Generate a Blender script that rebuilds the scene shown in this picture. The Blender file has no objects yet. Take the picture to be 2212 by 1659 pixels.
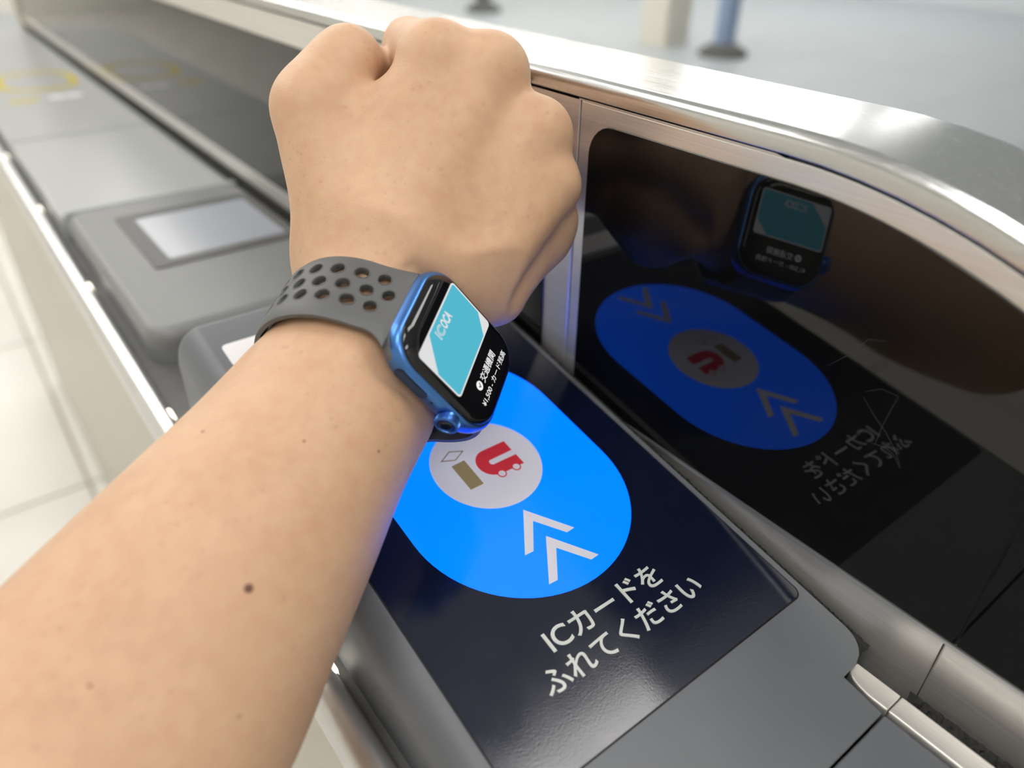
import bpy, math, random
import numpy as np
from mathutils import Matrix, Vector
from mathutils.geometry import delaunay_2d_cdt
random.seed(4)
rng = np.random.RandomState(7)
scene = bpy.context.scene
COL = scene.collection
GATE_Z = 0.70            # height of the glass panel's lower edge above the floor (m); building units below are mm

def W(p):
    return (p[0] * .001, p[1] * .001, p[2] * .001 + GATE_Z)

# ------------------------------------------------------------------ camera, world, exposure
cam_d = bpy.data.cameras.new('camera')
cam = bpy.data.objects.new('camera', cam_d)
COL.objects.link(cam)
CAM_R = Matrix(((0.79600261, 0.32549592, -0.51032564),
                (-0.60518504, 0.44391043, -0.66082872),
                (0.01144182, 0.83486283, 0.55033912)))
cam.matrix_world = Matrix.Translation(W((-181.946, 0, 175))) @ CAM_R.to_4x4()
cam_d.sensor_width = 36
cam_d.lens = 1594 / 2212 * 36
cam_d.clip_start = .01
cam_d.dof.use_dof = True
cam_d.dof.focus_distance = .236
cam_d.dof.aperture_fstop = 6.2
scene.camera = cam

world = bpy.data.worlds.new('world')
scene.world = world
world.use_nodes = True
world.node_tree.nodes['Background'].inputs[0].default_value = (.9, .95, 1, 1)
world.node_tree.nodes['Background'].inputs[1].default_value = .4
scene.view_settings.view_transform = 'Standard'
scene.view_settings.look = 'None'
scene.view_settings.exposure = 0.0
scene.view_settings.gamma = 1.0
scene.view_settings.use_curve_mapping = False
LAMP = 9.4

# ------------------------------------------------------------------ materials
def nodes_of(name):
    m = bpy.data.materials.new(name)
    m.use_nodes = True
    nt = m.node_tree
    return m, nt, nt.nodes['Principled BSDF']

def mat(name, col, rough=.5, metal=0., ior=1.5, coat=0., emit=None, es=1., var=0., vscale=300., bump=0., bscale=800., stretch=None, rvar=0.):
    m, nt, b = nodes_of(name)
    b.inputs['Base Color'].default_value = (*col, 1)
    b.inputs['Roughness'].default_value = rough
    b.inputs['Metallic'].default_value = metal
    b.inputs['IOR'].default_value = ior
    b.inputs['Coat Weight'].default_value = coat
    b.inputs['Coat Roughness'].default_value = .05
    if emit:
        b.inputs['Emission Color'].default_value = (*emit, 1)
        b.inputs['Emission Strength'].default_value = es
    if var or bump or rvar:
        tc = nt.nodes.new('ShaderNodeTexCoord')
        mp = nt.nodes.new('ShaderNodeMapping')
        nt.links.new(tc.outputs['Object'], mp.inputs[0])
        if stretch:
            mp.inputs['Scale'].default_value = stretch
        n = nt.nodes.new('ShaderNodeTexNoise')
        n.inputs['Scale'].default_value = vscale
        n.inputs['Detail'].default_value = 5
        nt.links.new(mp.outputs[0], n.inputs['Vector'])
        if var:
            mx = nt.nodes.new('ShaderNodeMix'); mx.data_type = 'RGBA'
            mx.inputs[6].default_value = (*[max(0, c * (1 - var)) for c in col], 1)
            mx.inputs[7].default_value = (*[min(1, c * (1 + var)) for c in col], 1)
            nt.links.new(n.outputs['Fac'], mx.inputs[0])
            nt.links.new(mx.outputs[2], b.inputs['Base Color'])
        if rvar:
            mr = nt.nodes.new('ShaderNodeMapRange')
            mr.inputs['From Min'].default_value = .3; mr.inputs['From Max'].default_value = .7
            mr.inputs['To Min'].default_value = max(0, rough - rvar); mr.inputs['To Max'].default_value = rough + rvar
            nt.links.new(n.outputs['Fac'], mr.inputs[0])
            nt.links.new(mr.outputs[0], b.inputs['Roughness'])
        if bump:
            n2 = nt.nodes.new('ShaderNodeTexNoise')
            n2.inputs['Scale'].default_value = bscale
            n2.inputs['Detail'].default_value = 3
            nt.links.new(mp.outputs[0], n2.inputs['Vector'])
            bp = nt.nodes.new('ShaderNodeBump')
            bp.inputs['Strength'].default_value = bump
            bp.inputs['Distance'].default_value = .0004
            nt.links.new(n2.outputs['Fac'], bp.inputs['Height'])
            nt.links.new(bp.outputs[0], b.inputs['Normal'])
    return m

def brushed(name, col, rough, aniso_dir):
    """brushed stainless: fine streaks along one axis"""
    st = {'x': (25, 2600, 2600), 'y': (2600, 25, 2600)}[aniso_dir]
    return mat(name, col, rough, 1.0, var=.17, vscale=1.0, stretch=st, rvar=.07)

M = {}
M['steel'] = brushed('brushed_steel', (.80, .78, .755), .36, 'y')
M['steel'].node_tree.nodes['Principled BSDF'].inputs['Metallic'].default_value = .82
M['rail'] = brushed('rail_steel', (.64, .645, .65), .22, 'y')
M['edge_rail'] = mat('satin_edge_steel', (.70, .70, .70), .30, .9, var=.06, vscale=60)
M['side'] = mat('greige_side_steel', (.56, .53, .46), .38, .6, var=.04, vscale=8)
M['blackglass'] = mat('black_glass', (.004, .004, .0035), .02, 0, ior=1.50)
M['core'] = mat('dark_core', (.02, .02, .02), .7)
M['plastic'] = mat('grey_plastic', (.135, .145, .163), .45, var=.05, vscale=60, bump=.12, bscale=2600)
M['deck'] = mat('deck_grey', (.37, .385, .39), .30, var=.04, vscale=40)
M['display_plastic'] = mat('light_grey_plastic', (.20, .205, .21), .42, var=.04, vscale=60, bump=.1, bscale=2600)
M['ledge'] = mat('ledge_grey', (.10, .10, .098), .6, var=.12, vscale=120)
M['padglass'] = mat('pad_acrylic', (.004, .007, .024), .13, 0, ior=1.54, bump=.04, bscale=1800, rvar=.03, vscale=60)
M['gasket'] = mat('gasket_black', (.006, .006, .008), .6)
M['blue'] = mat('backlit_blue', (.0, .03, .10), .16, 0, emit=(0.0, .25, 2.2), es=1.0)
M['white_lit'] = mat('backlit_white', (.50, .49, .52), .22, 0, emit=(.19, .19, .235), es=1.0)
M['print_white'] = mat('printed_white', (.60, .63, .62), .35)
M['logo_red'] = mat('logo_red', (.60, .035, .05), .3, emit=(.10, .0, .004), es=1)
M['logo_gold'] = mat('logo_gold', (.36, .28, .13), .3)
M['sticker'] = mat('sticker_white', (.86, .86, .90), .35)
M['foam'] = mat('black_foam', (.022, .022, .02), .95, var=.5, vscale=900)
M['lcd'] = mat('lcd_screen', (.12, .125, .135), .22, 0, emit=(.22, .235, .27), es=.7)
M['lcd_bezel'] = mat('lcd_bezel', (.085, .085, .085), .45)
M['yellow'] = mat('yellow_print', (.66, .52, .02), .7)
M['yellow'].node_tree.nodes['Principled BSDF'].inputs['Specular IOR Level'].default_value = .12
M['mark'] = mat('white_print', (.85, .85, .88), .7)
M['lamp_lens'] = mat('indicator_lens', (.9, .85, .7), .3, emit=(1.0, .93, .78), es=2.6)
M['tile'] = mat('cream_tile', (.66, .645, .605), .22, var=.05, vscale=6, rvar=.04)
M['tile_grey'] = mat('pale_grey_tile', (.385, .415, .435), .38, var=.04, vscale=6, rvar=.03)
M['grout'] = mat('grout', (.34, .30, .23), .8)
M['ceil'] = mat('ceiling_white', (.80, .80, .79), .7)
M['light'] = mat('ceiling_light', (.9, .9, .9), .5, emit=(1.0, .975, .93), es=LAMP)
M['wall'] = mat('wall_cream', (.68, .665, .61), .55, var=.03, vscale=2)
M['wall_cool'] = mat('wall_pale_blue_grey', (.60, .64, .67), .5, var=.03, vscale=2)
M['pillar'] = mat('pillar_beige', (.66, .63, .55), .5)
M['post_blue'] = mat('post_blue', (.25, .32, .47), .5)
M['post_grey'] = mat('post_grey', (.12, .12, .115), .5)
M['post_base'] = mat('post_base_dark', (.085, .088, .082), .7)
M['alu'] = mat('blue_anodised', (.075, .21, .56), .30, .85, bump=.03, bscale=5000)
M['alu_dark'] = mat('blue_anodised_dark', (.05, .10, .22), .35, .85)
M['wglass'] = mat('watch_glass', (.004, .004, .006), .05, 0, ior=1.5)
M['crown_cap'] = mat('crown_cap', (.006, .012, .03), .12)
M['mic'] = mat('mic_hole', (.004, .006, .012), .6)
M['band'] = mat('grey_rubber', (.105, .108, .113), .50, var=.06, vscale=150, bump=.08, bscale=4000)
M['band_rim'] = mat('rubber_rim', (.085, .088, .092), .45)
M['card_white'] = mat('card_white', (.0, .0, .0), .3, emit=(.74, .74, .75), es=1)
M['card_teal'] = mat('card_teal', (.0, .0, .0), .3, emit=(.085, .48, .62), es=1)
M['txt'] = mat('screen_text', (.0, .0, .0), .3, emit=(.93, .93, .93), es=1)
M['mole'] = mat('mole_brown', (.16, .07, .05), .5)
M['freckle'] = mat('freckle_brown', (.33, .17, .11), .5)
M['scratch'] = mat('scratch_grey', (.06, .06, .06), .5)

def skin_material():
    m, nt, b = nodes_of('skin')
    L = nt.links
    tc = nt.nodes.new('ShaderNodeTexCoord')
    def noise(scale, det=4, vec=None):
        n = nt.nodes.new('ShaderNodeTexNoise'); n.inputs['Scale'].default_value = scale; n.inputs['Detail'].default_value = det
        L.new(vec or tc.outputs['Object'], n.inputs['Vector']); return n
    n1 = noise(34); n2 = noise(230, 3)
    r = nt.nodes.new('ShaderNodeValToRGB')
    e = r.color_ramp.elements
    e[0].position = .30; e[0].color = (.565, .345, .212, 1)
    e[1].position = .70; e[1].color = (.670, .440, .290, 1)
    L.new(n1.outputs['Fac'], r.inputs[0])
    r2 = nt.nodes.new('ShaderNodeValToRGB')
    e = r2.color_ramp.elements
    e[0].position = .35; e[0].color = (.590, .345, .232, 1)
    e[1].position = .68; e[1].color = (.660, .450, .290, 1)
    L.new(n2.outputs['Fac'], r2.inputs[0])
    mx = nt.nodes.new('ShaderNodeMix'); mx.data_type = 'RGBA'; mx.inputs[0].default_value = .4
    L.new(r.outputs[0], mx.inputs[6]); L.new(r2.outputs[0], mx.inputs[7])
    # pores: sparse small darker dots
    v = nt.nodes.new('ShaderNodeTexVoronoi'); v.inputs['Scale'].default_value = 300
    L.new(tc.outputs['Object'], v.inputs['Vector'])
    mr = nt.nodes.new('ShaderNodeMapRange'); mr.inputs['From Min'].default_value = .08; mr.inputs['From Max'].default_value = .28
    mr.inputs['To Min'].default_value = .89; mr.inputs['To Max'].default_value = 1.0
    L.new(v.outputs['Distance'], mr.inputs[0])
    nm = noise(60, 2)
    mask = nt.nodes.new('ShaderNodeMapRange'); mask.inputs['From Min'].default_value = .42; mask.inputs['From Max'].default_value = .62
    L.new(nm.outputs['Fac'], mask.inputs[0])
    mx2 = nt.nodes.new('ShaderNodeMix'); mx2.data_type = 'RGBA'; mx2.blend_type = 'MULTIPLY'
    L.new(mask.outputs[0], mx2.inputs[0]); L.new(mx.outputs[2], mx2.inputs[6]); L.new(mr.outputs[0], mx2.inputs[7])
    L.new(mx2.outputs[2], b.inputs['Base Color'])
    b.inputs['Roughness'].default_value = .48
    b.inputs['Specular IOR Level'].default_value = .38
    b.inputs['Subsurface Weight'].default_value = .22
    b.inputs['Subsurface Radius'].default_value = (1.0, .45, .25)
    b.inputs['Subsurface Scale'].default_value = .0035
    # fine criss-cross lines
    va = nt.nodes.new('ShaderNodeTexVoronoi'); va.feature = 'DISTANCE_TO_EDGE'; va.inputs['Scale'].default_value = 1250
    mp = nt.nodes.new('ShaderNodeMapping'); mp.inputs['Rotation'].default_value = (.4, .5, .8); mp.inputs['Scale'].default_value = (1.0, .55, 1.0)
    L.new(tc.outputs['Object'], mp.inputs[0]); L.new(mp.outputs[0], va.inputs['Vector'])
    mr2 = nt.nodes.new('ShaderNodeMapRange'); mr2.inputs['From Max'].default_value = .12
    L.new(va.outputs['Distance'], mr2.inputs[0])
    n3 = noise(140, 4)
    ad = nt.nodes.new('ShaderNodeMath'); ad.operation = 'MULTIPLY_ADD'; ad.inputs[1].default_value = 1.6
    L.new(n3.outputs['Fac'], ad.inputs[0]); L.new(mr2.outputs[0], ad.inputs[2])
    bp = nt.nodes.new('ShaderNodeBump'); bp.inputs['Strength'].default_value = .17; bp.inputs['Distance'].default_value = .0003
    L.new(ad.outputs[0], bp.inputs['Height']); L.new(bp.outputs[0], b.inputs['Normal'])
    return m
M['skin'] = skin_material()

# ------------------------------------------------------------------ object helpers
def empty(name, label, cat, loc, group=None):
    o = bpy.data.objects.new(name, None)
    o.empty_display_size = .02
    COL.objects.link(o)
    o.location = W(loc); o['label'] = label; o['category'] = cat
    o['root_mm'] = list(loc)
    if group: o['group'] = group
    return o

def root_mm(o):
    while o.parent: o = o.parent
    return list(o['root_mm']) if 'root_mm' in o else [0, 0, 0]

def mesh_obj(name, verts, faces, material, parent=None, smooth=False, origin=None, sharp=None, wn=True):
    """verts in world mm; becomes one object (child of parent when given)"""
    if parent is not None:
        org = root_mm(parent)
    else:
        org = origin if origin is not None else [0, 0, 0]
    v = (np.asarray(verts, float) - np.asarray(org, float)) * .001
    me = bpy.data.meshes.new(name)
    me.from_pydata(v.tolist(), [], [list(map(int, f)) for f in faces])
    me.validate()
    me.materials.append(material)
    if smooth:
        me.polygons.foreach_set('use_smooth', [True] * len(me.polygons))
        if sharp is not None:
            me.set_sharp_from_angle(angle=math.radians(sharp))
    me.update()
    o = bpy.data.objects.new(name, me)
    COL.objects.link(o)
    if smooth and sharp is not None and wn:
        w = o.modifiers.new('weighted_normal', 'WEIGHTED_NORMAL'); w.keep_sharp = True; w.weight = 60
    if parent is not None:
        o.parent = parent
    else:
        o.location = W(org); o['root_mm'] = list(org)
    return o

def label(o, text, cat=None, group=None):
    o['label'] = text
    if cat: o['category'] = cat
    if group: o['group'] = group
    return o

def structure(o):
    o['kind'] = 'structure'
    return o

def loft(rings, cap0=True, cap1=True, closed=True):
    n = len(rings[0]); V = [p for r in rings for p in r]; F = []
    for i in range(len(rings) - 1):
        for j in range(n if closed else n - 1):
            k = (j + 1) % n
            F.append((i * n + j, i * n + k, (i + 1) * n + k, (i + 1) * n + j))
    if cap0: F.append(tuple(range(n - 1, -1, -1)))
    if cap1: F.append(tuple((len(rings) - 1) * n + j for j in range(n)))
    return V, F

def rrect(hx, hy, r, n=6, cx=0, cy=0):
    r = max(min(r, hx - 1e-4, hy - 1e-4), 1e-4); out = []
    for q, (sx, sy) in enumerate(((1, 1), (-1, 1), (-1, -1), (1, -1))):
        for i in range(n + 1):
            a = math.pi / 2 * (q + i / n)
            out.append((cx + sx * (hx - r) + r * math.cos(a), cy + sy * (hy - r) + r * math.sin(a)))
    return out

def rbox(x0, x1, y0, y1, z0, z1, rc=2, re=1.5, n=5):
    """box with rounded plan corners and a rounded top edge"""
    cx, cy, hx, hy = (x0 + x1) / 2, (y0 + y1) / 2, (x1 - x0) / 2, (y1 - y0) / 2
    rings = [[(x, y, z0) for x, y in rrect(hx, hy, rc, n, cx, cy)]]
    for i in range(5):
        a = math.pi / 2 * i / 4
        d = re * (1 - math.cos(a)); z = z1 - re + re * math.sin(a)
        rings.append([(x, y, z) for x, y in rrect(hx - d, hy - d, max(rc - d, .2), n, cx, cy)])
    return loft(rings)

def box(x0, x1, y0, y1, z0, z1):
    r = [[(x0, y0, z), (x1, y0, z), (x1, y1, z), (x0, y1, z)] for z in (z0, z1)]
    return loft(r)

def extrude_x(poly_yz, x0, x1):
    V, F = loft([[(x0, y, z) for y, z in poly_yz], [(x1, y, z) for y, z in poly_yz]])
    return V, F

def merge(parts):
    V, F = [], []
    for v, f in parts:
        o = len(V); V += list(v); F += [tuple(i + o for i in q) for q in f]
    return V, F

def bevel(o, w, seg=2, ang=35):
    b = o.modifiers.new('bevel', 'BEVEL'); b.width = w * .001; b.segments = seg; b.limit_method = 'ANGLE'; b.angle_limit = math.radians(ang)
    b.harden_normals = False
    return o

# ------------------------------------------------------------------ text helper
_txt = bpy.data.curves.new('lettering', 'FONT')
_txto = bpy.data.objects.new('lettering', _txt)
COL.objects.link(_txto)
def text_mesh(body, offset=0., extrude=.02, res=6):
    _txt.body = body; _txt.offset = offset; _txt.extrude = extrude; _txt.resolution_u = res; _txt.size = 1.0
    dg = bpy.context.evaluated_depsgraph_get(); dg.update()
    me = bpy.data.meshes.new_from_object(_txto.evaluated_get(dg))
    V = np.array([v.co[:] for v in me.vertices]); F = [tuple(p.vertices) for p in me.polygons]
    bpy.data.meshes.remove(me)
    return V, F
def text_fit(body, x0, x1, y0, y1, z0, z1, offset=0., res=6):
    V, F = text_mesh(body, offset, .02, res)
    lo, hi = V.min(0), V.max(0)
    s = (V - lo) / np.maximum(hi - lo, 1e-9)
    V = np.stack([x0 + s[:, 0] * (x1 - x0), y0 + s[:, 1] * (y1 - y0), z0 + s[:, 2] * (z1 - z0)], 1)
    return V, F

# ------------------------------------------------------------------ hall
X0, X1, Y0, Y1, ZF, ZC = -2656, 8540, -1870, 8082, -700, 1900
def wall_box(name, b, m):
    V, F = box(*b); return structure(mesh_obj(name, V, F, m))
fl = wall_box('floor', (X0, X1, Y0, Y1, ZF - 60, ZF - 4), M['grout'])
ce = wall_box('ceiling', (X0, X1, Y0, Y1, ZC, ZC + 60), M['ceil'])
wall_box('wall_far', (X0, X1, Y1, Y1 + 60, ZF - 60, ZC + 60), M['wall'])
wall_box('wall_near', (X0, X1, Y0 - 60, Y0, ZF - 60, ZC + 60), M['wall'])
wall_box('wall_left', (X0 - 60, X0, Y0 - 60, Y1 + 60, ZF - 60, ZC + 60), M['wall'])
wall_box('wall_right', (X1, X1 + 60, Y0 - 60, Y1 + 60, ZF - 60, ZC + 60), M['wall_cool'])
T = 622.
V, F = rbox(-T / 2 + 2.5, T / 2 - 2.5, -T / 2 + 2.5, T / 2 - 2.5, -4, 0, 1.5, 1.2, 1)
tile0 = None
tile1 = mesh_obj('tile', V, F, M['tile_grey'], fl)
for i in range(18):
    for j in range(16):
        if tile0 is None:
            tile0 = mesh_obj('tile', V, F, M['tile'], fl); t = tile0
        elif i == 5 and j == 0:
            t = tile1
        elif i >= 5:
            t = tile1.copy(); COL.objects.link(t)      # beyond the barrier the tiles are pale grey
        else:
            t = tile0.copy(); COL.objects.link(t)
        t.parent = fl
        t.location = ((X0 + T * (i + .5)) * .001, (Y0 + T * (j + .5)) * .001, ZF * .001)
lp0 = None
for yy in (-1350, -40, 1700, 3200, 4350, 5500, 6900):
    for k in ({-1350: (-1,), -40: (-1, 0), 1700: (-1,)}.get(yy, range(-1, 4))):
        if lp0 is None:
            V, F = rbox(0, 1300, -190, 190, -25, 0, 8, 4, 2)
            V = [(x, y, -z - 25) for x, y, z in V]; F = [f[::-1] for f in F]
            lp0 = mesh_obj('light_panel', V, F, M['light'], ce); t = lp0
        else:
            t = lp0.copy(); COL.objects.link(t)
        t.parent = ce
        t.location = ((400 + 2000 * k) * .001, yy * .001, ZC * .001)
# square pillar and bollards far across the hall
V, F = rbox(4100, 4360, 3840, 4100, ZF, ZC, 25, 5, 3)
structure(mesh_obj('trim_1', V, F, M['pillar']))
def bollard(x, y, colm, lab, h, group=None):
    r = empty('bollard', lab, 'bollard', (x, y, ZF), group)
    rings = []
    for rr, z in ((165, 0), (165, 22), (150, 40), (95, 70), (80, 78)):
        rings.append([(x + rr * math.cos(a), y + rr * math.sin(a), ZF + z) for a in np.linspace(0, 2 * math.pi, 32, False)])
    V, F = loft(rings); mesh_obj('base', V, F, M['post_base'], r, True, sharp=40)
    rings = []
    for rr, z in ((70, 70), (70, h - 60), (62, h - 25), (40, h)):
        rings.append([(x + rr * math.cos(a), y + rr * math.sin(a), ZF + z) for a in np.linspace(0, 2 * math.pi, 32, False)])
    V, F = loft(rings); mesh_obj('post', V, F, colm, r, True, sharp=40)
bollard(4215, 3421, M['post_blue'], 'blue bollard with dark round base, far behind the steel rail', 1000)
bollard(4173, 6139, M['post_grey'], 'dark grey bollard, the farther one, just above the fist at the top edge', 1000)

# ------------------------------------------------------------------ ticket gate: cabinet + barrier
gate = empty('ticket_gate', 'grey ticket gate cabinet with brushed steel barrier, black glass panels and steel top rail', 'ticket gate', (-70, 400, ZF))
YN, YF = -46, 1640
# cabinet body: ledge and inner block
V, F = box(-141, 46, YN, YF, ZF + 1, -38); mesh_obj('cabinet_body', V, F, M['ledge'], gate)
prof = [(-139, -37.2), (-133.2, -37.2), (-133.6, -34), (-135, -32.2), (-137.5, -31.2), (-140.5, -31.6), (-143.2, -33.6), (-144.8, -37), (-145, -41), (-143.6, -46), (-139, -47)]
rings = [[(x - 2, y, z) for x, z in prof] for y in (YN, YF)]
V, F = loft(rings); mesh_obj('edge_rail', V, F, M['edge_rail'], gate, True, sharp=50)
V, F = box(-145, -139, YN, YF, ZF + 1, -46); mesh_obj('side_panel', V, F, M['side'], gate)
for k in range(-1, 9):
    y = 154 + 172 * k
    V, F = rbox(-139.4, -135.0, y - 5, y + 5, -37, -32.2, 1.8, 1.6, 4)
    mesh_obj('indicator_lamp', V, F, M['lamp_lens'], gate, True, sharp=50)
# decks
rings = None
def deck(name, y0, y1, z1=-22):
    V, F = rbox(-131, -1.2, y0, y1, -40, z1, 2.5, 4, 5)
    return mesh_obj(name, V, F, M['deck'], gate, True, sharp=60)
deck('deck_panel', 604.5, 842); d2 = deck('deck_panel', 843.2, 1622)
V, F = rbox(-128, -2, 600, 607.5, -30, -18.5, 2, 2.5, 4); mesh_obj('deck_lip', V, F, M['deck'], gate, True, sharp=60)
# yellow reading ring and printed marks on the far deck
def stadium(cx, cy, w, L, n=28):
    p = [(cx + w * math.cos(a), cy + L + w * math.sin(a)) for a in np.linspace(0, math.pi, n)]
    p += [(cx + w * math.cos(a), cy - L + w * math.sin(a)) for a in np.linspace(math.pi, 2 * math.pi, n)]
    return p
so, si = stadium(-62, 1130, 43, 20), stadium(-62, 1130, 36, 20)
n = len(so); V = [(*p, z) for z, s in ((-22, so), (-21.6, so), (-21.6, si), (-22, si)) for p in s]
F = [(r * n + j, r * n + (j + 1) % n, (r + 1) * n + (j + 1) % n, (r + 1) * n + j) for r in range(3) for j in range(n)]
mesh_obj('yellow_ring', V, F, M['yellow'], d2)
for cx in (-40, -58):
    rings = [[(x, y, z) for x, y in rrect(8.5, 9, 6, 5, cx, 1022)] for z in (-22, -21.6)]
    V, F = loft(rings); mesh_obj('printed_mark', V, F, M['mark'], d2)
V, F = box(-106, -77, 1014, 1024, -22, -21.6); mesh_obj('printed_stripe', V, F, M['yellow'], d2)

# barrier: path of concentric arcs falling at the near end
YA, ZA = 115., -83.
def arc_path(R, n=30, zend=-690, yfar=1640):
    p = [(yfar, ZA + R), (900, ZA + R), (500, ZA + R), (300, ZA + R)]
    p += [(YA - R * math.sin(a), ZA + R * math.cos(a)) for a in np.linspace(0, math.pi / 2, n)]
    p += [(YA - R, zend)]
    return p
inner = arc_path(200.0)
core = inner + [(1640, -690)]
V, F = extrude_x(core, 2.5, 47); mesh_obj('barrier_core', V, F, M['core'], gate)
# top rail: rounded channel swept along the path
sect = [(2.0, 200.5), (.1, 200.52), (-.1, 200.75), (-.1, 203.6), (.3, 205.3), (1.4, 206.6), (2.8, 207.2), (4.0, 207.2), (47, 207.2), (48.5, 207.1), (50, 206.4), (50.6, 204), (50.2, 201.2), (49, 200.6)]
paths = [arc_path(r) for _, r in sect]
rings = [[(sect[k][0], paths[k][i][0], paths[k][i][1]) for k in range(len(sect))] for i in range(len(paths[0]))]
V, F = loft(rings); mesh_obj('top_rail', V, F, M['rail'], gate, True, sharp=38)
# stainless face plates
def arc_part(R, y0, y1, n=24):
    """points of the arc path between far y1 and near y0, far first"""
    ys = np.linspace(y1, y0, n) if y1 <= YA else np.r_[y1, np.linspace(YA, y0, n)]
    return [(y, ZA + (R if y >= YA else math.sqrt(max(R * R - (YA - y) ** 2, 1e-6)))) for y in ys]
def plate(name, y0, y1, R=199.45, zb=-60, rcut=None):
    top = arc_part(R, y0, y1)
    poly = top + [(y0, zb), (y1, zb)]
    V, F = extrude_x(poly, .6, 3.5)
    return bevel(mesh_obj(name, V, F, M['steel'], gate), .5, 2, 50)
plate('face_plate', -80, 31.75); plate('face_plate', 32.0, 198.9); plate('face_plate', 199.7, 1638)
# faint scratches on the main panel (y, z)
SCRATCHES = [[(87.5, 63.8), (82.9, 69.5), (80.9, 72.1), (78.8, 76.6), (74.0, 78.3)], [(75.0, 61.7), (73.0, 63.2), (71.1, 64.7), (66.3, 64.9), (67.0, 60.1), (67.7, 53.4), (67.9, 47.5)], [(75.0, 59.8), (70.4, 55.8), (66.1, 52.8), (62.1, 48.8), (59.5, 44.8)], [(69.3, 47.5), (65.4, 48.3), (62.5, 47.7), (59.4, 44.5)]]
# black glass panels sitting a hair proud of the steel
def glass(name, pts):
    V, F = extrude_x(pts, -.15, 2.0)
    return bevel(mesh_obj(name, V, F, M['blackglass'], gate), .25, 2, 50)
def corner(yc, zc, r, a0, a1, n=8):
    return [(yc + r * math.cos(a), zc + r * math.sin(a)) for a in np.linspace(a0, a1, n)]
top = [p for p in arc_part(193.4, 29.4, YA)]
main = top + [(29.4, 0), (193, 0)] + corner(193 - 11, 110.4 - 11, 11, 0, math.pi / 2)
glass('glass_panel', main)
near = arc_part(193.4, -70, 29.1) + [(-70, 0), (29.1, 0)]
glass('glass_panel', near)
V, F = box(.2, .56, 28.7, 29.8, -.5, 190); mesh_obj('seam_strip', V, F, M['gasket'], gate)
V, F = box(-.6, .5, -70, 192.6, -1.3, -.05); mesh_obj('panel_edge', V, F, M['edge_rail'], gate)
V, F = box(-1.1, .5, 376, 1620, -40, -13.5); mesh_obj('shadow_gap_strip', V, F, M['foam'], gate)  # dark strip in foam material, stands in for the shaded gap along the deck
def scratch(pts, w=.09):
    V, F = [], []
    P = [np.array(p, float) for p in pts]
    for i, p in enumerate(P):
        t = P[min(i + 1, len(P) - 1)] - P[max(i - 1, 0)]; t /= np.linalg.norm(t); nrm = np.array([-t[1], t[0]])
        for sgn in (-1, 1):
            q = p + nrm * w * sgn * .5 * (.5 if i in (0, len(P) - 1) else 1); V += [(-.15, *q), (-.19, *q)]
    for i in range(len(P) - 1):
        a = i * 4; F += [(a + 1, a + 5, a + 7, a + 3), (a, a + 4, a + 5, a + 1), (a + 2, a + 3, a + 7, a + 6)]
    mesh_obj('scratch', V, F, M['scratch'], gate)
for sc in SCRATCHES: scratch(sc)
def rpan(y0, y1, z0, z1, r=8):
    return corner(y1 - r, z1 - r, r, 0, math.pi / 2) + corner(y0 + r, z1 - r, r, math.pi / 2, math.pi) + [(y0, z0), (y1, z0)]
glass('glass_panel', rpan(215.5, 1612, 0, 101))
V, F = rbox(-4, 50, 1622, 1662, -40, 300, 3, 2, 3); mesh_obj('end_post', V, F, M['side'], gate, True, sharp=50)
# flat trim bar in two lengths beside the reader
def bar(y0, y1, tip):
    pts = []
    if tip:
        pts += [(-9.6, y1 - .6), (-10.2, y1)]
        for a in np.linspace(math.pi * .5, math.pi, 12):
            pts.append((-12.6 + 4.8 * math.cos(a), y1 - 10 + 10 * math.sin(a)))
    else:
        pts += [(-9.6, y1), (-17.4, y1)]
    pts += [(-17.4, y0), (-9.6, y0)]
    rings = [[(x, y, z) for x, y in pts] for z in (-34, -20.0)]
    V, F = loft(rings)
    return bevel(mesh_obj('trim_bar', V, F, M['steel'], gate), .5, 2, 50)
bar(33.4, 48.0, True); bar(-38, 33.15, False)
# worn foam seal filling the joint between reader and barrier
def foam(name, ys, xa, xb, zt, amp, parent):
    V, F = [], []
    nx = 7
    for i, y in enumerate(ys):
        for j in range(nx):
            t = j / (nx - 1)
            jit = amp * (rng.rand() - .5)
            edge = 1 if 0 < j < nx - 1 else .35
            V.append((xa(y) + (xb - xa(y)) * t + jit * .5 * edge, y + jit * .6, zt(y) - abs(t - .45) * 1.6 + amp * edge * (rng.rand() - .5)))
    for i in range(len(ys) - 1):
        for j in range(nx - 1):
            a = i * nx + j; F.append((a, a + 1, a + nx + 1, a + nx))
    return mesh_obj(name, V, F, M['foam'], parent)

# ------------------------------------------------------------------ card reader (tilted wedge with backlit pad)
TH = math.radians(10.5)
P0 = np.array([-64., 168., 3.6]); EY = np.array([0, math.cos(TH), math.sin(TH)]); NN = np.array([0, -math.sin(TH), math.cos(TH)])
def xr(v):
    if v >= -113: return -2.4
    if v >= -123: return -12.4 + 10 * math.sqrt(max(0, 1 - ((v + 113) / 10) ** 2))
    return -17.9
def pad(x, v, d=0.):
    return tuple(np.array([x, P0[1], P0[2]]) + EY * v + NN * d)
foam('foam_seal', list(np.linspace(48.5, 240, 260)), lambda y: xr((y - 168) / math.cos(TH)) - .3, -.3, lambda y: 3.6 + math.tan(TH) * (y - 168) - 1.2, 1.3, gate)
foam('foam_seal', list(np.linspace(-70, 33, 130)), lambda y: -9.4, -.6, lambda y: -25, 2.2, gate)
reader = empty('card_reader', 'dark grey tilted card reader with glowing blue pad and white lettering, under the arm', 'card reader', (-64, 168, -38))
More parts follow.
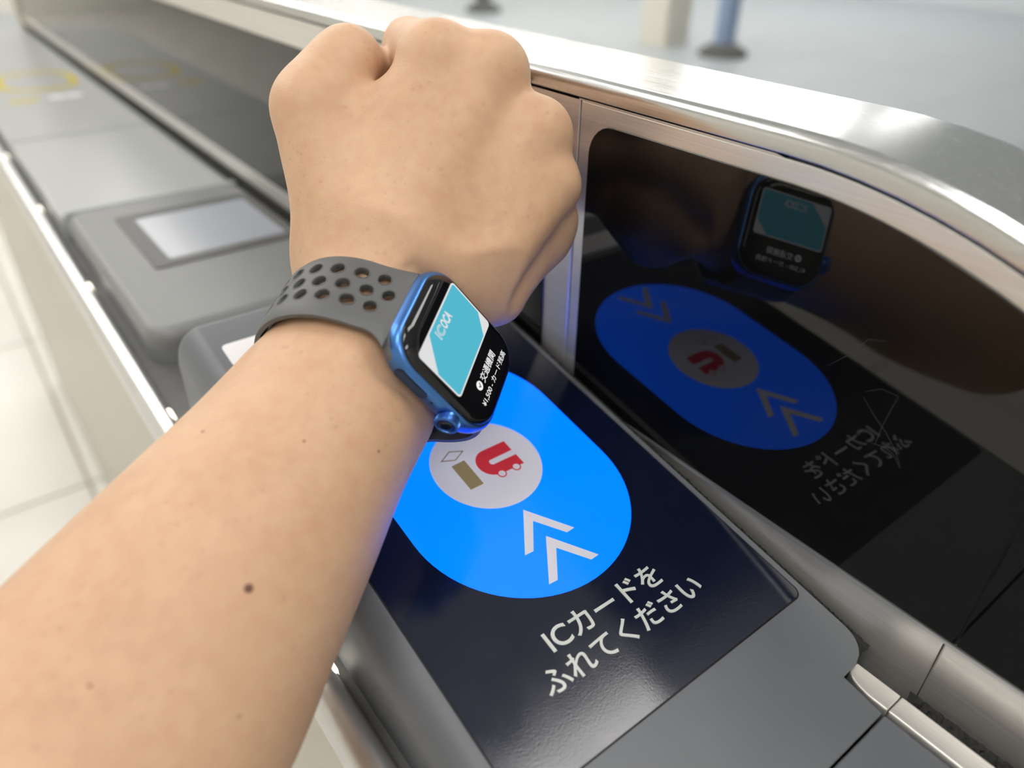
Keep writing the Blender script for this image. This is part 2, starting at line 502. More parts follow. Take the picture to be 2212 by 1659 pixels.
def reader_ring(v, drop=0., zb=-37.5):
    r = xr(v)
    top = [(r, -6), (r, -1.2), (r - .35, -.35), (r - 1.2, 0), (-121.7, 0), (-123.4, -.35), (-125.4, -1.3), (-127.4, -2.8), (-129.1, -4.8), (-130.5, -7.5), (-131.4, -11), (-132, -15.5)]
    pts = [pad(x, v, d - drop) for x, d in top]
    zb2 = min(zb, pts[-1][2] - 1)
    yb = pts[0][1]
    return pts + [(-132, pts[-1][1], zb2), (r, yb, zb2)]
vs = [-136.4, -136.2] + list(np.linspace(-130, -124, 4)) + [-123.05] + list(np.linspace(-122.9, -113, 9)) + list(np.linspace(-100, 122, 12))
rings = [reader_ring(v, .5 if v == -136.4 else 0) for v in vs]
for a in np.linspace(.25, 1, 5):      # rounded far edge
    rings.append(reader_ring(122 + 5 * math.sin(a * math.pi / 2), 5 * (1 - math.cos(a * math.pi / 2))))
V, F = loft(rings); mesh_obj('housing', V, F, M['plastic'], reader, True, sharp=40)
rings = []      # level cover in front of the wedge
for y in (-44, 33.0, 33.4):
    z = -21.6 - (.4 if y == 33.4 else 0); r = -17.9
    rings.append([(x, y, z + d) for x, d in [(r, -6), (r, -.4), (r - .35, -.1), (r - 1.2, 0), (-121.7, 0), (-123.4, -.35), (-125.4, -1.3), (-127.4, -2.8), (-129.1, -4.8), (-130.5, -7.5), (-131.4, -11), (-132, -15.5)]] + [(-132, y, -37.5), (r, y, -37.5)])
V, F = loft(rings); mesh_obj('front_cover', V, F, M['plastic'], reader, True, sharp=40)
def pad_plate(name, pts, m, d0, d1, parent=reader, ins=.0):
    rings = [[pad(x, v, d0) for x, v in pts], [pad(x, v, d1) for x, v in pts]]
    V, F = loft(rings)
    return mesh_obj(name, V, F, m, parent)
cxp, cvp = (-121.0 - 5.8) / 2, (-97.7 + 88) / 2
pad_plate('gasket', rrect((121.0 - 5.8) / 2 + .55, (97.7 + 88) / 2 + .55, 3.4, 6, cxp, cvp), M['gasket'], -.5, .06)
glassplate = pad_plate('pad_glass', rrect((121.0 - 5.8) / 2, (97.7 + 88) / 2, 3, 6, cxp, cvp), M['padglass'], -.4, .22)
D = .22
sp = stadium(-62, 1.8, 41, 17.5, 40)
sp_b = pad_plate('blue_light', sp, M['blue'], D - .1, D + .06)
CX, CV = -62.6, 1.2
pad_plate('white_disc', [(CX + 20.5 * math.cos(a), CV + 20.5 * math.sin(a)) for a in np.linspace(0, 2 * math.pi, 64, False)], M['white_lit'], D, D + .12)
def chevron(apex, s):
    ax, av = apex
    pts = [(ax, av), (ax + 10.4, av + s * -15.1), (ax + 7.0, av + s * -15.3), (ax, av + s * -5.5), (ax - 7.4, av + s * -15.3), (ax - 10.8, av + s * -15.1)]
    if s < 0: pts = pts[::-1]
    pad_plate('chevron', pts[::-1], M['white_lit'], D, D + .13)
chevron((-63.8, -22.6), 1); chevron((-63.9, -35.3), 1); chevron((-63.8, 28.2), -1); chevron((-63.9, 41.0), -1)
# writing on the pad
for body, b in (('ICカードを', (-87.9, -41.4, -69.6, -61.6)), ('ふれてください', (-97.0, -32.6, -79.8, -71.8))):
    Vt, Ft = text_fit(body, b[0], b[1], b[2], b[3], D, D + .30, offset=.012)
    mesh_obj('lettering', [pad(x, y, z) for x, y, z in Vt], Ft, M['print_white'], reader)
# red round-bottomed letter on two wheels, turned on its side
def logo_plate(name, pts, m, d=.18):
    V, F = loft([[pad(x, v, D) for x, v in pts], [pad(x, v, D + d) for x, v in pts]])
    return mesh_obj(name, V, F, m, reader)
cu = (-60.4, .8)
ub = [(-50.5, 7.0), (-60.4, 7.0)] + [(cu[0] + 6.2 * math.cos(a) * .95, cu[1] + 6.2 * math.sin(a)) for a in np.linspace(math.pi / 2, 3 * math.pi / 2, 20)]
ub += [(-60.4, -5.5), (-50.5, -5.6), (-50.5, -.6), (-60.0, -.55)] + [(-60.2 + 1.25 * math.cos(a), .65 + 1.25 * math.sin(a)) for a in np.linspace(3 * math.pi / 2, math.pi / 2, 12)] + [(-60.0, 1.85), (-50.6, 1.95)]
logo_plate('red_emblem', ub, M['logo_red'])
for wx in (-54.0, -60.4):
    circ = lambda r, n=28: [(wx + r * math.cos(a), -5.6 + r * math.sin(a)) for a in np.linspace(0, 2 * math.pi, n, False)]
    logo_plate('red_wheel', circ(1.75), M['logo_red'], .19)
    logo_plate('white_wheel', circ(1.30), M['white_lit'], .22)
logo_plate('gold_block', [(-74.3, 6.3), (-74.3, -6.1), (-68.8, -6.1), (-68.7, 6.5)], M['logo_gold'])
dia = [(-76.5, 10.1), (-71.4, 7.9), (-66.2, 10.5), (-71.1, 12.9)]
dc = np.mean(dia, 0); di = [tuple(dc + (np.array(p) - dc) * .82) for p in dia]
V = [pad(x, v, d) for d, s in ((D, dia), (D + .18, dia), (D + .18, di), (D, di)) for x, v in s]
F = [(r * 4 + j, r * 4 + (j + 1) % 4, (r + 1) * 4 + (j + 1) % 4, (r + 1) * 4 + j) for r in range(3) for j in range(4)]
mesh_obj('gold_diamond', V, F, M['logo_gold'], reader)
pad_plate('sticker', rrect(34, 7.2, 2.2, 5, -85, 100), M['sticker'], 0, .3)

# ------------------------------------------------------------------ fare display unit behind the reader
disp = empty('fare_display', 'grey fare display unit with a lit pale screen, beyond the card reader', 'display', (-64, 490, -38))
V, F = rbox(-129, -2.2, 378, 599, -38, -17.5, 16, 7, 8); mesh_obj('housing', V, F, M['display_plastic'], disp, True, sharp=60)
def frame_plate(name, o, i, z0, z1, m):
    n = len(o)
    V = [(*p, z) for z, s in ((z0, o), (z1, o), (z1, i), (z0, i)) for p in s]
    F = [(r * n + j, r * n + (j + 1) % n, (r + 1) * n + (j + 1) % n, (r + 1) * n + j) for r in range(3) for j in range(n)]
    return mesh_obj(name, V, F, m, disp)
frame_plate('bezel', rrect(47, 52, 2, 4, -55, 513), rrect(38.5, 42, 2, 4, -52.5, 513), -18, -16.6, M['lcd_bezel'])
V, F = rbox(-92, -13, 470, 556, -18, -17.0, 1.5, .3, 3); mesh_obj('screen', V, F, M['lcd'], disp)

# ------------------------------------------------------------------ the arm
# frame of the watch screen and the oval of the wrist in it
WR = np.array([[0.758105, -0.523548, 0.38881], [0.587264, 0.288855, -0.756098], [0.283544, 0.801536, 0.526443]])
WC = np.array([-81.338, 157.189, 67.960])
PC, PA, PB = np.array([5.42, -36.03]), 28.8, 26.9
ep, eq = np.array([.9844, -.1761]), np.array([.1761, .9844])
BX = .74      # the band sits this far towards the hand
# >>> arm data
ARM_SECTIONS = [(-229.5, 115.4, -3.1, 47, 42, 5), (-206.3, 131.3, 4.8, 44, 39, 5), (-184.8, 141.1, 14.7, 41.5, 37, 6), (-167.8, 148.9, 23.5, 38.5, 34, 9), (-146.7, 158.9, 33.3, 35, 31, 13), (-126.6, 170.8, 40.7, 32.3, 28, 19), (-98.0, 185.9, 53.0, 30.0, 27.0, 20), (-78.4, 198.9, 66.4, 31, 22, 22)]
HAND = {
    'palm': [((-84.3, 197.9, 72.6, 13), (-45.9, 217.9, 130.3, 12.5)), ((-79.4, 193.1, 73.1, 14), (-33.0, 206.9, 127.2, 12.5)), ((-70.4, 189.8, 70.2, 13), (-25.5, 191.5, 110.3, 11.5)), ((-57.9, 177.4, 72.3, 10), (-25.9, 184.0, 95.4, 10.5)), ((-82.0, 216.6, 73.4, 13), (-44.1, 226.5, 113.3, 13)), ((-69.5, 205.0, 67.5, 14), (-28.4, 204.7, 101.6, 12)), ((-49.3, 200.0, 54.8, 13.5), (-23.8, 191.4, 75.4, 12.8)), ((-63.1, 194.6, 64.6, 13), (-41.7, 200.0, 90.9, 13)), ],
    'heel': [((-75.5, 229.2, 65.5, 15), (-65.0, 248.3, 87.3, 14)), ((-54.3, 207.3, 58.9, 13), (-29.3, 210.4, 78.6, 12)), ((-61.4, 219.6, 59.8, 14), (-43.3, 230.6, 82.6, 13)), ],
    'ridge': [((-46.6, 183.2, 60.8, 8.8), (-20.9, 186.9, 81.8, 8.8)), ],
    'thumbmc': [((-75.7, 230.5, 103.3, 12.5), (-60.9, 225.6, 113.0, 10)), ((-86.7, 211.9, 76.2, 15), (-81.4, 237.2, 116.9, 13.5)), ((-78.7, 211.1, 82.7, 14), (-75.6, 234.9, 106.9, 13)), ],
    'thumb': [((-76.1, 241.3, 119.6, 13.5), (-67.3, 245.7, 125.7, 12.0)), ((-81.4, 237.2, 116.9, 13.5), (-62.7, 247.6, 128.6, 10.5)), ((-62.7, 247.6, 128.6, 10.5), (-42.2, 258.5, 115.2, 9)), ],
    'index': [((-45.9, 217.9, 130.3, 12.5), (-32.6, 257.8, 128.8, 9.6)), ((-32.6, 257.8, 128.8, 9.6), (-29.2, 275.1, 109.2, 8.8)), ((-29.2, 275.1, 109.2, 8.8), (-35.6, 258.1, 100.9, 8)), ],
    'middle': [((-33.0, 206.9, 127.2, 12.5), (-14.5, 254.6, 123.6, 10)), ((-14.5, 254.6, 123.6, 10), (-13.5, 265.9, 101.7, 9)), ((-13.5, 265.9, 101.7, 9), (-24.3, 249.7, 94.0, 8.2)), ],
    'ring': [((-25.5, 191.5, 110.3, 11.5), (-12.5, 230.5, 109.2, 9.6)), ((-12.5, 230.5, 109.2, 9.6), (-13.1, 243.7, 90.0, 8.6)), ((-13.1, 243.7, 90.0, 8.6), (-20.5, 231.7, 83.3, 7.8)), ],
    'pinky': [((-25.2, 184.7, 95.1, 10.5), (-14.5, 212.0, 94.3, 8.4)), ((-14.5, 212.0, 94.3, 8.4), (-11.2, 224.6, 77.9, 7.6)), ((-11.2, 224.6, 77.9, 7.6), (-22.1, 215.8, 73.6, 7)), ],
}
MOLES = [((0.124, 0.687, -0.716), 1.1), ((0.1435, 0.8156, -0.5605), 0.5), ((0.2504, 0.7649, -0.5934), 0.45), ((0.3301, 0.7151, -0.6161), 0.5), ((-0.0637, 0.6749, -0.7351), 0.5), ((0.0607, 0.5914, -0.8041), 0.4)]
ARM_AXES = [[0.75411, 0.38806, 0.52984], [-0.60169, 0.7316, 0.32054], [-0.26324, -0.56052, 0.78519]]
# <<< arm data
E1, E2, E3 = [np.array(a) for a in ARM_AXES]
def smin(a, b, k):
    h = np.clip(.5 + .5 * (b - a) / k, 0, 1)
    return b + (a - b) * h - k * h * (1 - h)
def smax(a, b, k):
    return -smin(-a, -b, k)
def build_arm():
    base = np.array(ARM_SECTIONS[2][:3])
    AX = np.stack([E1, E2, E3])
    loc = lambda p: AX @ (np.array(p[:3]) - base)
    h = 1.25
    lo = np.array([-235., -78., -85.]); hi = np.array([300., 78., 62.])
    n = ((hi - lo) / h).astype(int) + 1
    xs, ys, zs = [lo[i] + h * np.arange(n[i]) for i in range(3)]
    Xg, Yg, Zg = np.meshgrid(xs.astype(np.float32), ys.astype(np.float32), zs.astype(np.float32), indexing='ij')
    # forearm: sections perpendicular to E1
    S = [(loc(s), s[3], s[4], math.radians(s[5])) for s in ARM_SECTIONS]
    u = np.array([s[0][0] for s in S])
    def interp(vals):
        # smooth monotone-ish cubic through section values
        vals = np.array(vals); m = np.gradient(vals, u)
        i = np.clip(np.searchsorted(u, xs) - 1, 0, len(u) - 2)
        hh = u[i + 1] - u[i]; t = np.clip((xs - u[i]) / hh, 0, 1)
        return ((2 * t**3 - 3 * t**2 + 1) * vals[i] + (t**3 - 2 * t**2 + t) * hh * m[i] + (-2 * t**3 + 3 * t**2) * vals[i + 1] + (t**3 - t**2) * hh * m[i + 1]).astype(np.float32)[:, None, None]
    cy, cz, a, b, ph = interp([s[0][1] for s in S]), interp([s[0][2] for s in S]), interp([s[1] for s in S]), interp([s[2] for s in S]), interp([s[3] for s in S])
    dy, dz = Yg - cy, Zg - cz
    p = dy * np.cos(ph) - dz * np.sin(ph); q = dy * np.sin(ph) + dz * np.cos(ph)
    f = ((np.abs(p / a) ** 2.05 + np.abs(q / b) ** 2.05) ** (1 / 2.05) - 1) * np.minimum(a, b)
    u0, u1 = u[0], u[-1]
    f = np.maximum(f, np.maximum(u0 - Xg, (Xg - u1) * .8)).astype(np.float32)
    def cap(A, B):
        pa, pb = loc(A).astype(np.float32), loc(B).astype(np.float32); ra, rb = A[3], B[3]
        d = pb - pa; L2 = float(d @ d)
        t = np.clip(((Xg - pa[0]) * d[0] + (Yg - pa[1]) * d[1] + (Zg - pa[2]) * d[2]) / L2, 0, 1)
        t = t.astype(np.float32)
        return np.sqrt((Xg - pa[0] - d[0] * t) ** 2 + (Yg - pa[1] - d[1] * t) ** 2 + (Zg - pa[2] - d[2] * t) ** 2) - (ra + (rb - ra) * t)
    # only the hand half of the grid needs the hand primitives
    i0 = int((u[-3] - lo[0]) / h)
    full = f
    Xg, Yg, Zg = Xg[i0:], Yg[i0:], Zg[i0:]
    f = full[i0:]
    palm = None
    for A, B in HAND['palm']:
        c = cap(A, B); palm = c if palm is None else smin(palm, c, 8.)
    for A, B in HAND['heel']:
        palm = smin(palm, cap(A, B), 12.)
    for A, B in HAND['ridge']:
        palm = smin(palm, cap(A, B), 5.)
    tm = None
    for A, B in HAND['thumbmc']:
        c = cap(A, B); tm = c if tm is None else smin(tm, c, 10.)
    hand = smin(palm, tm, 13.)
    hand = smin(hand, f, 16.)
    for fg in ('index', 'middle', 'ring', 'pinky'):
        ch = None
        for A, B in HAND[fg]:
            c = cap(A, B); ch = c if ch is None else smin(ch, c, 2.5)
        hand = smin(hand, ch, 3.0)
    th = None
    for A, B in HAND['thumb']:
        c = cap(A, B); th = c if th is None else smin(th, c, 3.0)
    hand = smin(hand, th, 3.2)
    full = np.concatenate([full[:i0], hand], 0)
    # the skin is pressed in by the band and the case
    Xg, Yg, Zg = np.meshgrid(xs.astype(np.float32), ys.astype(np.float32), zs.astype(np.float32), indexing='ij')
    B = (AX.T @ np.eye(3)).T            # rows: frame axes in world
    rel = np.array(base) - WC
    q0 = WR.T @ rel; Q = WR.T @ AX.T
    sl = slice(int((u[-3] - 25 - lo[0]) / h), int((u[-1] + 30 - lo[0]) / h))
    xx, yy, zz = Xg[sl], Yg[sl], Zg[sl]
    wx, wy, wz = [(q0[i] + Q[i, 0] * xx + Q[i, 1] * yy + Q[i, 2] * zz).astype(np.float32) for i in range(3)]
    ry, rz = wy - PC[0], wz - PC[1]
    pp = ry * ep[0] + rz * ep[1]; qq = ry * eq[0] + rz * eq[1]
    ew = (np.sqrt((pp / (PA - .15)) ** 2 + (qq / (PB - .15)) ** 2) - 1) * PB
    ease = np.where(wx > 0, .18, .24) * np.maximum(np.abs(wx - BX) - 12.4, 0) ** 1.5
    g = smax(full[sl], ew + 1.5 * np.clip(1.3 - np.abs(wx - BX) / 8.6, 0, 1) - ease, 1.0)
    bx = np.maximum(np.maximum(np.abs(wx - .2) - 19.2, np.abs(wy + 4.3) - 21.8), np.abs(wz + 3) - 7.9)
    g = smax(g, -bx + .3, 4.0)
    full = np.concatenate([full[:sl.start], g.astype(np.float32), full[sl.stop:]], 0)
    # surface nets
    G = full
    c8 = [G[i:G.shape[0] - 1 + i, j:G.shape[1] - 1 + j, k:G.shape[2] - 1 + k] for i in (0, 1) for j in (0, 1) for k in (0, 1)]
    neg = sum((c < 0).astype(np.int8) for c in c8)
    act = (neg > 0) & (neg < 8)
    idx = np.argwhere(act)
    vid = -np.ones(act.shape, np.int32); vid[act] = np.arange(len(idx))
    vals = np.stack([c[act] for c in c8], 1)
    offs = np.array([(i, j, k) for i in (0, 1) for j in (0, 1) for k in (0, 1)], float)
    acc = np.zeros((len(idx), 3)); cnt = np.zeros(len(idx))
    for e in range(8):
        for g in range(e + 1, 8):
            if np.abs(offs[e] - offs[g]).sum() == 1:
                va, vb = vals[:, e], vals[:, g]
                m = (va < 0) != (vb < 0)
                t = np.where(m, va / np.where(m, va - vb, 1), 0)
                acc[m] += offs[e] + (offs[g] - offs[e]) * t[m][:, None]; cnt[m] += 1
    P = (idx + acc / cnt[:, None]) * h + lo
    quads = []
    for ax in range(3):
        sl0 = [slice(None)] * 3; sl1 = [slice(None)] * 3
        sl0[ax] = slice(0, -1); sl1[ax] = slice(1, None)
        A, B = G[tuple(sl0)], G[tuple(sl1)]
        b1, b2 = [(1, 2), (2, 0), (0, 1)][ax]
        cr = (A < 0) != (B < 0)
        ii = np.argwhere(cr)
        ok = np.all([(ii[:, b1] > 0), (ii[:, b2] > 0), (ii[:, b1] < G.shape[b1] - 1), (ii[:, b2] < G.shape[b2] - 1)], axis=0)
        ii = ii[ok]
        def cell(d1, d2):
            jj = ii.copy(); jj[:, b1] -= d1; jj[:, b2] -= d2
            return vid[jj[:, 0], jj[:, 1], jj[:, 2]]
        qd = np.stack([cell(1, 1), cell(0, 1), cell(0, 0), cell(1, 0)], 1)
        flip = A[ii[:, 0], ii[:, 1], ii[:, 2]] > 0
        qd[flip] = qd[flip][:, ::-1]
        quads.append(qd)
    Q = np.concatenate(quads)
    Pw = P @ AX + base
    me = bpy.data.meshes.new('person')
    v = (Pw - base) * .001
    me.vertices.add(len(v)); me.vertices.foreach_set('co', v.astype(np.float32).ravel())
    me.loops.add(len(Q) * 4); me.loops.foreach_set('vertex_index', Q.ravel().astype(np.int32))
    me.polygons.add(len(Q)); me.polygons.foreach_set('loop_start', np.arange(0, len(Q) * 4, 4, dtype=np.int32))
    me.polygons.foreach_set('use_smooth', [True] * len(Q))
    me.update(calc_edges=True); me.validate()
    me.materials.append(M['skin'])
    o = bpy.data.objects.new('person', me); COL.objects.link(o)
    o.location = W(base); o['root_mm'] = [float(x) for x in base]
    sm = o.modifiers.new('smooth', 'SMOOTH'); sm.factor = .5; sm.iterations = 4
    return o
person = build_arm()
label(person, "person's bare right forearm and clenched fist wearing the watch, held over the card reader", 'person')
bpy.context.view_layer.update()
_dg = bpy.context.evaluated_depsgraph_get()
_pe = person.evaluated_get(_dg)
for d, r in MOLES:
    org = cam.matrix_world.translation - person.location
    hit, co, no, _ = _pe.ray_cast(org, Vector(d))
    if not hit: continue
    co = np.array(co) * 1000 + np.array(person['root_mm']); no = np.array(no)
    t1 = np.cross(no, [0, 0, 1.]); t1 /= np.linalg.norm(t1); t2 = np.cross(no, t1)
    rings = [[tuple(co + (t1 * math.cos(a) + t2 * math.sin(a)) * r * rr + no * hh * r) for a in np.linspace(0, 2 * math.pi, 14, False)] for rr, hh in ((1, -.15), (.95, .04), (.7, .13), (.3, .17))]
    V, F = loft(rings); mesh_obj('mole', V, F, M['mole' if r > .8 else 'freckle'], person, True)

# ------------------------------------------------------------------ the watch
def wt(p): return tuple(WC + WR @ np.array(p, float))
watch = empty('smart_watch', 'smartwatch in a blue metal case on a perforated grey rubber band, worn on the wrist', 'watch', [round(float(c), 2) for c in WC + WR @ np.array([0, -4.2, -10])])
WX, WY = .2, -4.3          # centre of the case in the screen's own frame
def wring(hx, hy, r, z, n=10):
    return [wt((x, y, z)) for x, y in rrect(hx, hy, r, n, WX, WY)]
HX, HY, RC = 19.6, 22.0, 11.0
prof = [(1.9, -2.25), (1.45, -2.3), (.85, -2.75), (.35, -3.6), (.06, -4.8), (0, -5.6), (.12, -6.8), (.55, -8.2), (1.4, -9.3), (2.8, -10.1), (6, -10.6)]
rings = [wring(HX - d, HY - d, RC - d, z) for d, z in prof][::-1]
V, F = loft(rings); mesh_obj('case', V, F, M['alu'], watch, True, sharp=60)
prof = [(1.75, -2.9), (1.75, -2.2), (1.95, -1.75), (2.5, -1.15), (3.4, -.62), (4.6, -.27), (6.2, -.08), (8.5, 0.0)]
rings = [wring(HX - d, HY - d, max(RC - d * .9, 2), z) for d, z in prof]
V, F = loft(rings); wg = mesh_obj('glass', V, F, M['wglass'], watch, True, sharp=60)
def wplate(name, pts, m, z0=.02, z1=.06, parent=wg):
    V, F = loft([[wt((x, y, z0)) for x, y in pts], [wt((x, y, z1)) for x, y in pts]])
    return mesh_obj(name, V, F, m, parent)
cw, chh = 15.35, 9.35
wplate('transit_card', rrect(cw, chh, 1.3, 5), M['card_white'])
ix, iy = cw - .55, chh - .55
teal = [(-ix + .28 * 2 * cw - .5, iy), (ix - .6, iy), (ix, iy - .6), (ix, chh - .69 * 2 * chh), (cw - .19 * 2 * cw, -iy), (-ix + .6, -iy), (-ix, -iy + .6), (-ix, chh - .46 * 2 * chh)]
wplate('teal_field', teal[::-1], M['card_teal'], .06, .09)
def wtext(name, body, x0, x1, y0, y1, m, z=.06, off=0., shear=0.):
    Vt, Ft = text_fit(body, x0, x1, y0, y1, z, z + .03, off, 4)
    return mesh_obj(name, [wt((x + shear * (y - y0), y, zz)) for x, y, zz in Vt], Ft, m, wg)
wtext('lettering', 'IC', -4.7, -.9, 4.2, 7.5, M['card_white'], .09, .035)
wtext('lettering', 'IC', -4.45, -1.15, 4.45, 7.25, M['card_teal'], .125, -.015)
wtext('lettering', 'OCA', -.5, 5.2, 4.2, 7.5, M['card_white'], .09, .035)
circ = [(-6.3 + 1.45 * math.cos(a), -14.3 + 1.45 * math.sin(a)) for a in np.linspace(0, 2 * math.pi, 28, False)]
wplate('check_badge', circ, M['txt'])
ck = [(-7.0, -14.3), (-6.75, -14.05), (-6.4, -14.55), (-5.75, -13.55), (-5.45, -13.75), (-6.35, -15.1)]
wplate('check_mark', ck[::-1], M['wglass'], .06, .09)
wtext('lettering', '交通機関', -4.0, 7.6, -15.9, -12.9, M['txt'], .02, .004)
wtext('lettering', '¥1,500 - カード残高', -10.6, 11.4, -19.6, -17.2, M['txt'], .02, 0)
# crown, side button, microphone on the elbow side of the case
cyc, czc = -12.2, -5.4
def ax_ring(r, x, n=176, knurl=0., cy=cyc, cz=czc):
    out = []
    for i in range(n):
        a = 2 * math.pi * i / n; rr = r + (knurl if i % 4 < 2 else 0)
        out.append(wt((x, cy + rr * math.cos(a), cz + rr * math.sin(a))))
    return out
rings = [ax_ring(3.0, -18.6), ax_ring(3.0, -19.7), ax_ring(3.55, -19.9), ax_ring(3.74, -20.1, knurl=-.2), ax_ring(3.82, -20.3, knurl=-.3), ax_ring(3.82, -21.5, knurl=-.3), ax_ring(3.66, -21.8, knurl=-.2), ax_ring(3.2, -22.1), ax_ring(2.7, -22.05), ax_ring(2.6, -21.8)]
V, F = loft([r[::-1] for r in rings]); cr = mesh_obj('crown', V, F, M['alu'], watch, True, sharp=24)
V, F = loft([r[::-1] for r in (ax_ring(2.6, -21.7, 48), ax_ring(2.55, -21.85, 48), ax_ring(1.6, -22.0, 48), ax_ring(.4, -22.05, 48))]); mesh_obj('crown_cap', V, F, M['crown_cap'], cr, True)
def side_pill(name, yc, zc, hl, hw, x0, x1, m, parent=watch):
    pts = rrect(hl, hw, hw * .98, 6, yc, zc)
    pin = rrect(hl - .25, hw - .25, hw * .8, 6, yc, zc)
    V, F = loft([[wt((x0, y, z)) for y, z in pts], [wt((x1 + .1, y, z)) for y, z in pts], [wt((x1, y, z)) for y, z in pin]])
    return mesh_obj(name, V, F, m, parent, True, sharp=40)
side_pill('button_gap', 3.9, -5.9, 6.3, 1.75, -19.0, -19.42, M['mic'])
side_pill('side_button', 3.9, -5.9, 6.0, 1.48, -19.0, -19.6, M['alu_dark'])
side_pill('microphone', -4.6, -5.4, .55, .5, -19.2, -19.46, M['mic'])
# band: flat pattern with real holes, bent around the wrist
def ell(th): return PC + ep * PA * math.cos(th) + eq * PB * math.sin(th)
def make_path(start, ctrl, th0, th1, n=160):
    pts = []
    q1 = ell(th0)
    for t in np.linspace(0, 1, 40, False):
        pts.append((1 - t) ** 2 * np.array(start) + 2 * t * (1 - t) * np.array(ctrl) + t * t * q1)
    for th in np.linspace(th0, th1, n): pts.append(ell(th))
    pts = np.array(pts); L = np.r_[0, np.cumsum(np.linalg.norm(np.diff(pts, axis=0), axis=1))]
    tg = np.gradient(pts, L, axis=0); tg /= np.linalg.norm(tg, axis=1)[:, None]
    return pts, L, tg
def spline_path(knots, th0, th1, n=110):
    K = [np.array(k, float) for k in knots] + [ell(t) for t in np.linspace(th0, th1, 9)]
    pts = []
    for i in range(len(K) - 1):
        a, b, c, d = K[max(i - 1, 0)], K[i], K[i + 1], K[min(i + 2, len(K) - 1)]
        for t in np.linspace(0, 1, 14, False):
            pts.append(.5 * (2 * b + (c - a) * t + (2 * a - 5 * b + 4 * c - d) * t * t + (3 * b - a - 3 * c + d) * t ** 3))
    pts = np.array(pts + [K[-1]]); L = np.r_[0, np.cumsum(np.linalg.norm(np.diff(pts, axis=0), axis=1))]
    tg = np.gradient(pts, L, axis=0); tg /= np.linalg.norm(tg, axis=1)[:, None]
    return pts, L, tg
def sampler(path, flip):
    pts, L, tg = path
    def at(s, x, d):
        p = np.array([np.interp(s, L, pts[:, k]) for k in (0, 1)]); t = np.array([np.interp(s, L, tg[:, k]) for k in (0, 1)])
        nrm = np.array([-t[1], t[0]]) * flip
        p = p + nrm * d / np.linalg.norm(t)
        return wt((x + BX, p[0], p[1]))
    return at, L[-1]
def halfw(s, w=12.6, w0=17.8, fl=9.0):
    if s >= fl: return w
    t = s / fl
    return w + (w0 - w) * (1 - t) ** 2.2
def halfw_hand(s, w=12.6, w0=12.3, fl=9.0):      # the hand-side edge flares less
    return w + (w0 - w) * max(0, 1 - s / fl) ** 2.2
def make_band(name, path, flip, holes, length, thick=2.3, w0=18.0, fl=9.0):
    at, Lmax = sampler(path, flip)
    length = min(length, Lmax)
    pts2, edges = [], []
    ss = np.r_[np.linspace(0, fl, 10), np.arange(fl + 1.2, length, 1.3), length]
    out = [(s, halfw_hand(s, fl=fl)) for s in ss] + [(s, -halfw(s, w0=w0, fl=fl)) for s in ss[::-1]]
    k = len(pts2); pts2 += out; edges += [(k + i, k + (i + 1) % len(out)) for i in range(len(out))]
    NH = 24
    for (hs, hx, hr) in holes:
        k = len(pts2)
        pts2 += [(hs + hr * math.cos(a), hx + hr * math.sin(a)) for a in np.linspace(0, 2 * math.pi, NH, False)]
        edges += [(k + i, k + (i + 1) % NH) for i in range(NH)]
    for s in np.arange(.9, length, 1.25):
        for x in np.arange(-18, 18.1, 1.5):
            if -halfw(s, w0=w0, fl=fl) + .6 < x < halfw_hand(s, fl=fl) - .6 and all((s - a) ** 2 + (x - b) ** 2 > (c + .5) ** 2 for a, b, c in holes):
                pts2.append((s, x))
    v2, e2, f2, _, _, _ = delaunay_2d_cdt([Vector(p) for p in pts2], edges, [], 1, 1e-5)
    v2 = [tuple(v) for v in v2]
    tri = []
    for f in f2:
        c = np.mean([v2[i] for i in f], 0)
        if any((c[0] - a) ** 2 + (c[1] - b) ** 2 < (r * .985) ** 2 for a, b, r in holes): continue
        tri.append(tuple(f))
    n = len(v2); V = []
    def lift(s, x, d):
        hw = halfw_hand(s, fl=fl) if x > 0 else halfw(s, w0=w0, fl=fl); e = max(0, 1 - (hw - abs(x)) / 1.6)     # soft shoulders at the long edges
        return at(s, x, d - (.7 * e * e if d > 1 else -.25 * e * e))
    V = [lift(s, x, thick) for s, x in v2] + [lift(s, x, 0.1) for s, x in v2]
    F = []
    cnt = {}
    for t in tri:
        F.append(t); F.append(tuple(i + n for i in t[::-1]))
        for a, b in zip(t, t[1:] + t[:1]): cnt[(a, b)] = 1
    for (a, b) in list(cnt):
        if (b, a) not in cnt: F.append((b, a, a + n, b + n))
    o = mesh_obj(name, V, F, M['band'], watch, True, sharp=48)
    return o, at
up = make_path((16.0, -6.2), (18.77, -11.3), .998, math.radians(-75))
holes = []
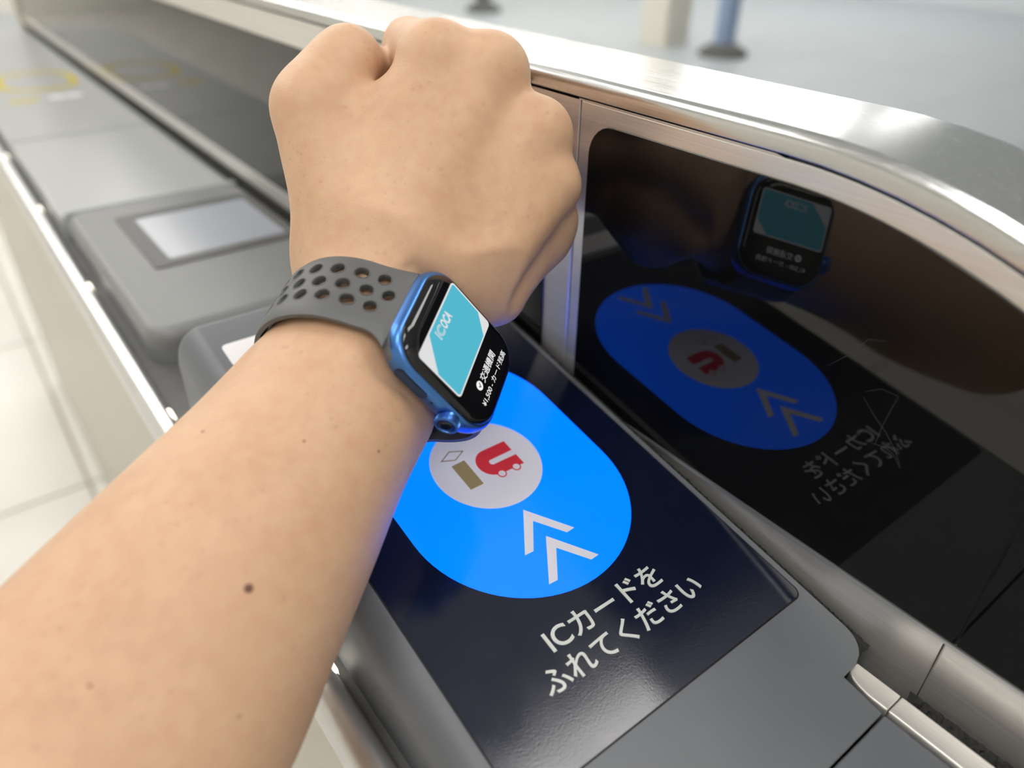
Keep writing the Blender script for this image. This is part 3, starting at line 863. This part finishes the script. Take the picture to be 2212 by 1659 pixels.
for k in range(9):
    holes.append((8.8 + 7 * k, 6.5, 2.05)); holes.append((5.3 + 6.9 * k, .7, 2.05)); holes.append((8.9 + 6.9 * k, -4.8, 2.05))
holes = [h_ for h_ in holes if h_[0] < 62]
b_up, at_up = make_band('upper_band', up, 1, holes, 70)
for (hs, hx, hr) in holes:      # raised lips round the holes
    NR = 24; V, F = [], []
    prof = [(hr + .42, 2.28), (hr + .34, 2.42), (hr + .08, 2.42), (hr - .12, 2.2), (hr - .22, 1.2)]
    for rr, d in prof:
        V += [at_up(hs + rr * math.cos(a), hx + rr * math.sin(a), d) for a in np.linspace(0, 2 * math.pi, NR, False)]
    for i in range(len(prof) - 1):
        for j in range(NR):
            F.append((i * NR + j, i * NR + (j + 1) % NR, (i + 1) * NR + (j + 1) % NR, (i + 1) * NR + j))
    mesh_obj('hole_lip', V, F, M['band_rim'], b_up, True, sharp=50)
V, F = [], []          # the tongue of the band that slides into the case
cl = [(-8.4 + 9.4 * math.cos(t), 6.7 + 9.4 * math.sin(t)) for t in np.linspace(math.radians(158), math.pi / 2, 14)]
cl += [(x, 16.1) for x in (-4, 0, 4)] + [(8.8 + 9.4 * math.cos(t), 6.7 + 9.4 * math.sin(t)) for t in np.linspace(math.pi / 2, math.radians(50), 8)]
cl = np.array(cl); tg = np.gradient(cl, axis=0); tg /= np.linalg.norm(tg, axis=1)[:, None]
rings = []
for i, (p, t) in enumerate(zip(cl, tg)):
    e = min(1, .25 + .3 * i, .25 + .3 * (len(cl) - 1 - i))
    nx_, ny_ = -t[1], t[0]
    rings.append([wt((p[0] + nx_ * 1.9 * e * math.cos(a), p[1] + ny_ * 1.9 * e * math.cos(a), -6.4 + 2.1 * e * math.sin(a))) for a in np.linspace(0, 2 * math.pi, 18, False)])
V, F = loft(rings); mesh_obj('band_tongue', V, F, M['band'], watch, True)
lowp = spline_path([(-23, -6.2), (-25, -8.4), (-26.8, -11), (-27.7, -13.6), (-27.8, -17), (-26.9, -21.5), (-24.6, -28)], math.radians(192), math.radians(285))
b_lo, _ = make_band('lower_band', lowp, -1, [], 72, w0=13.2)

bpy.data.objects.remove(_txto)
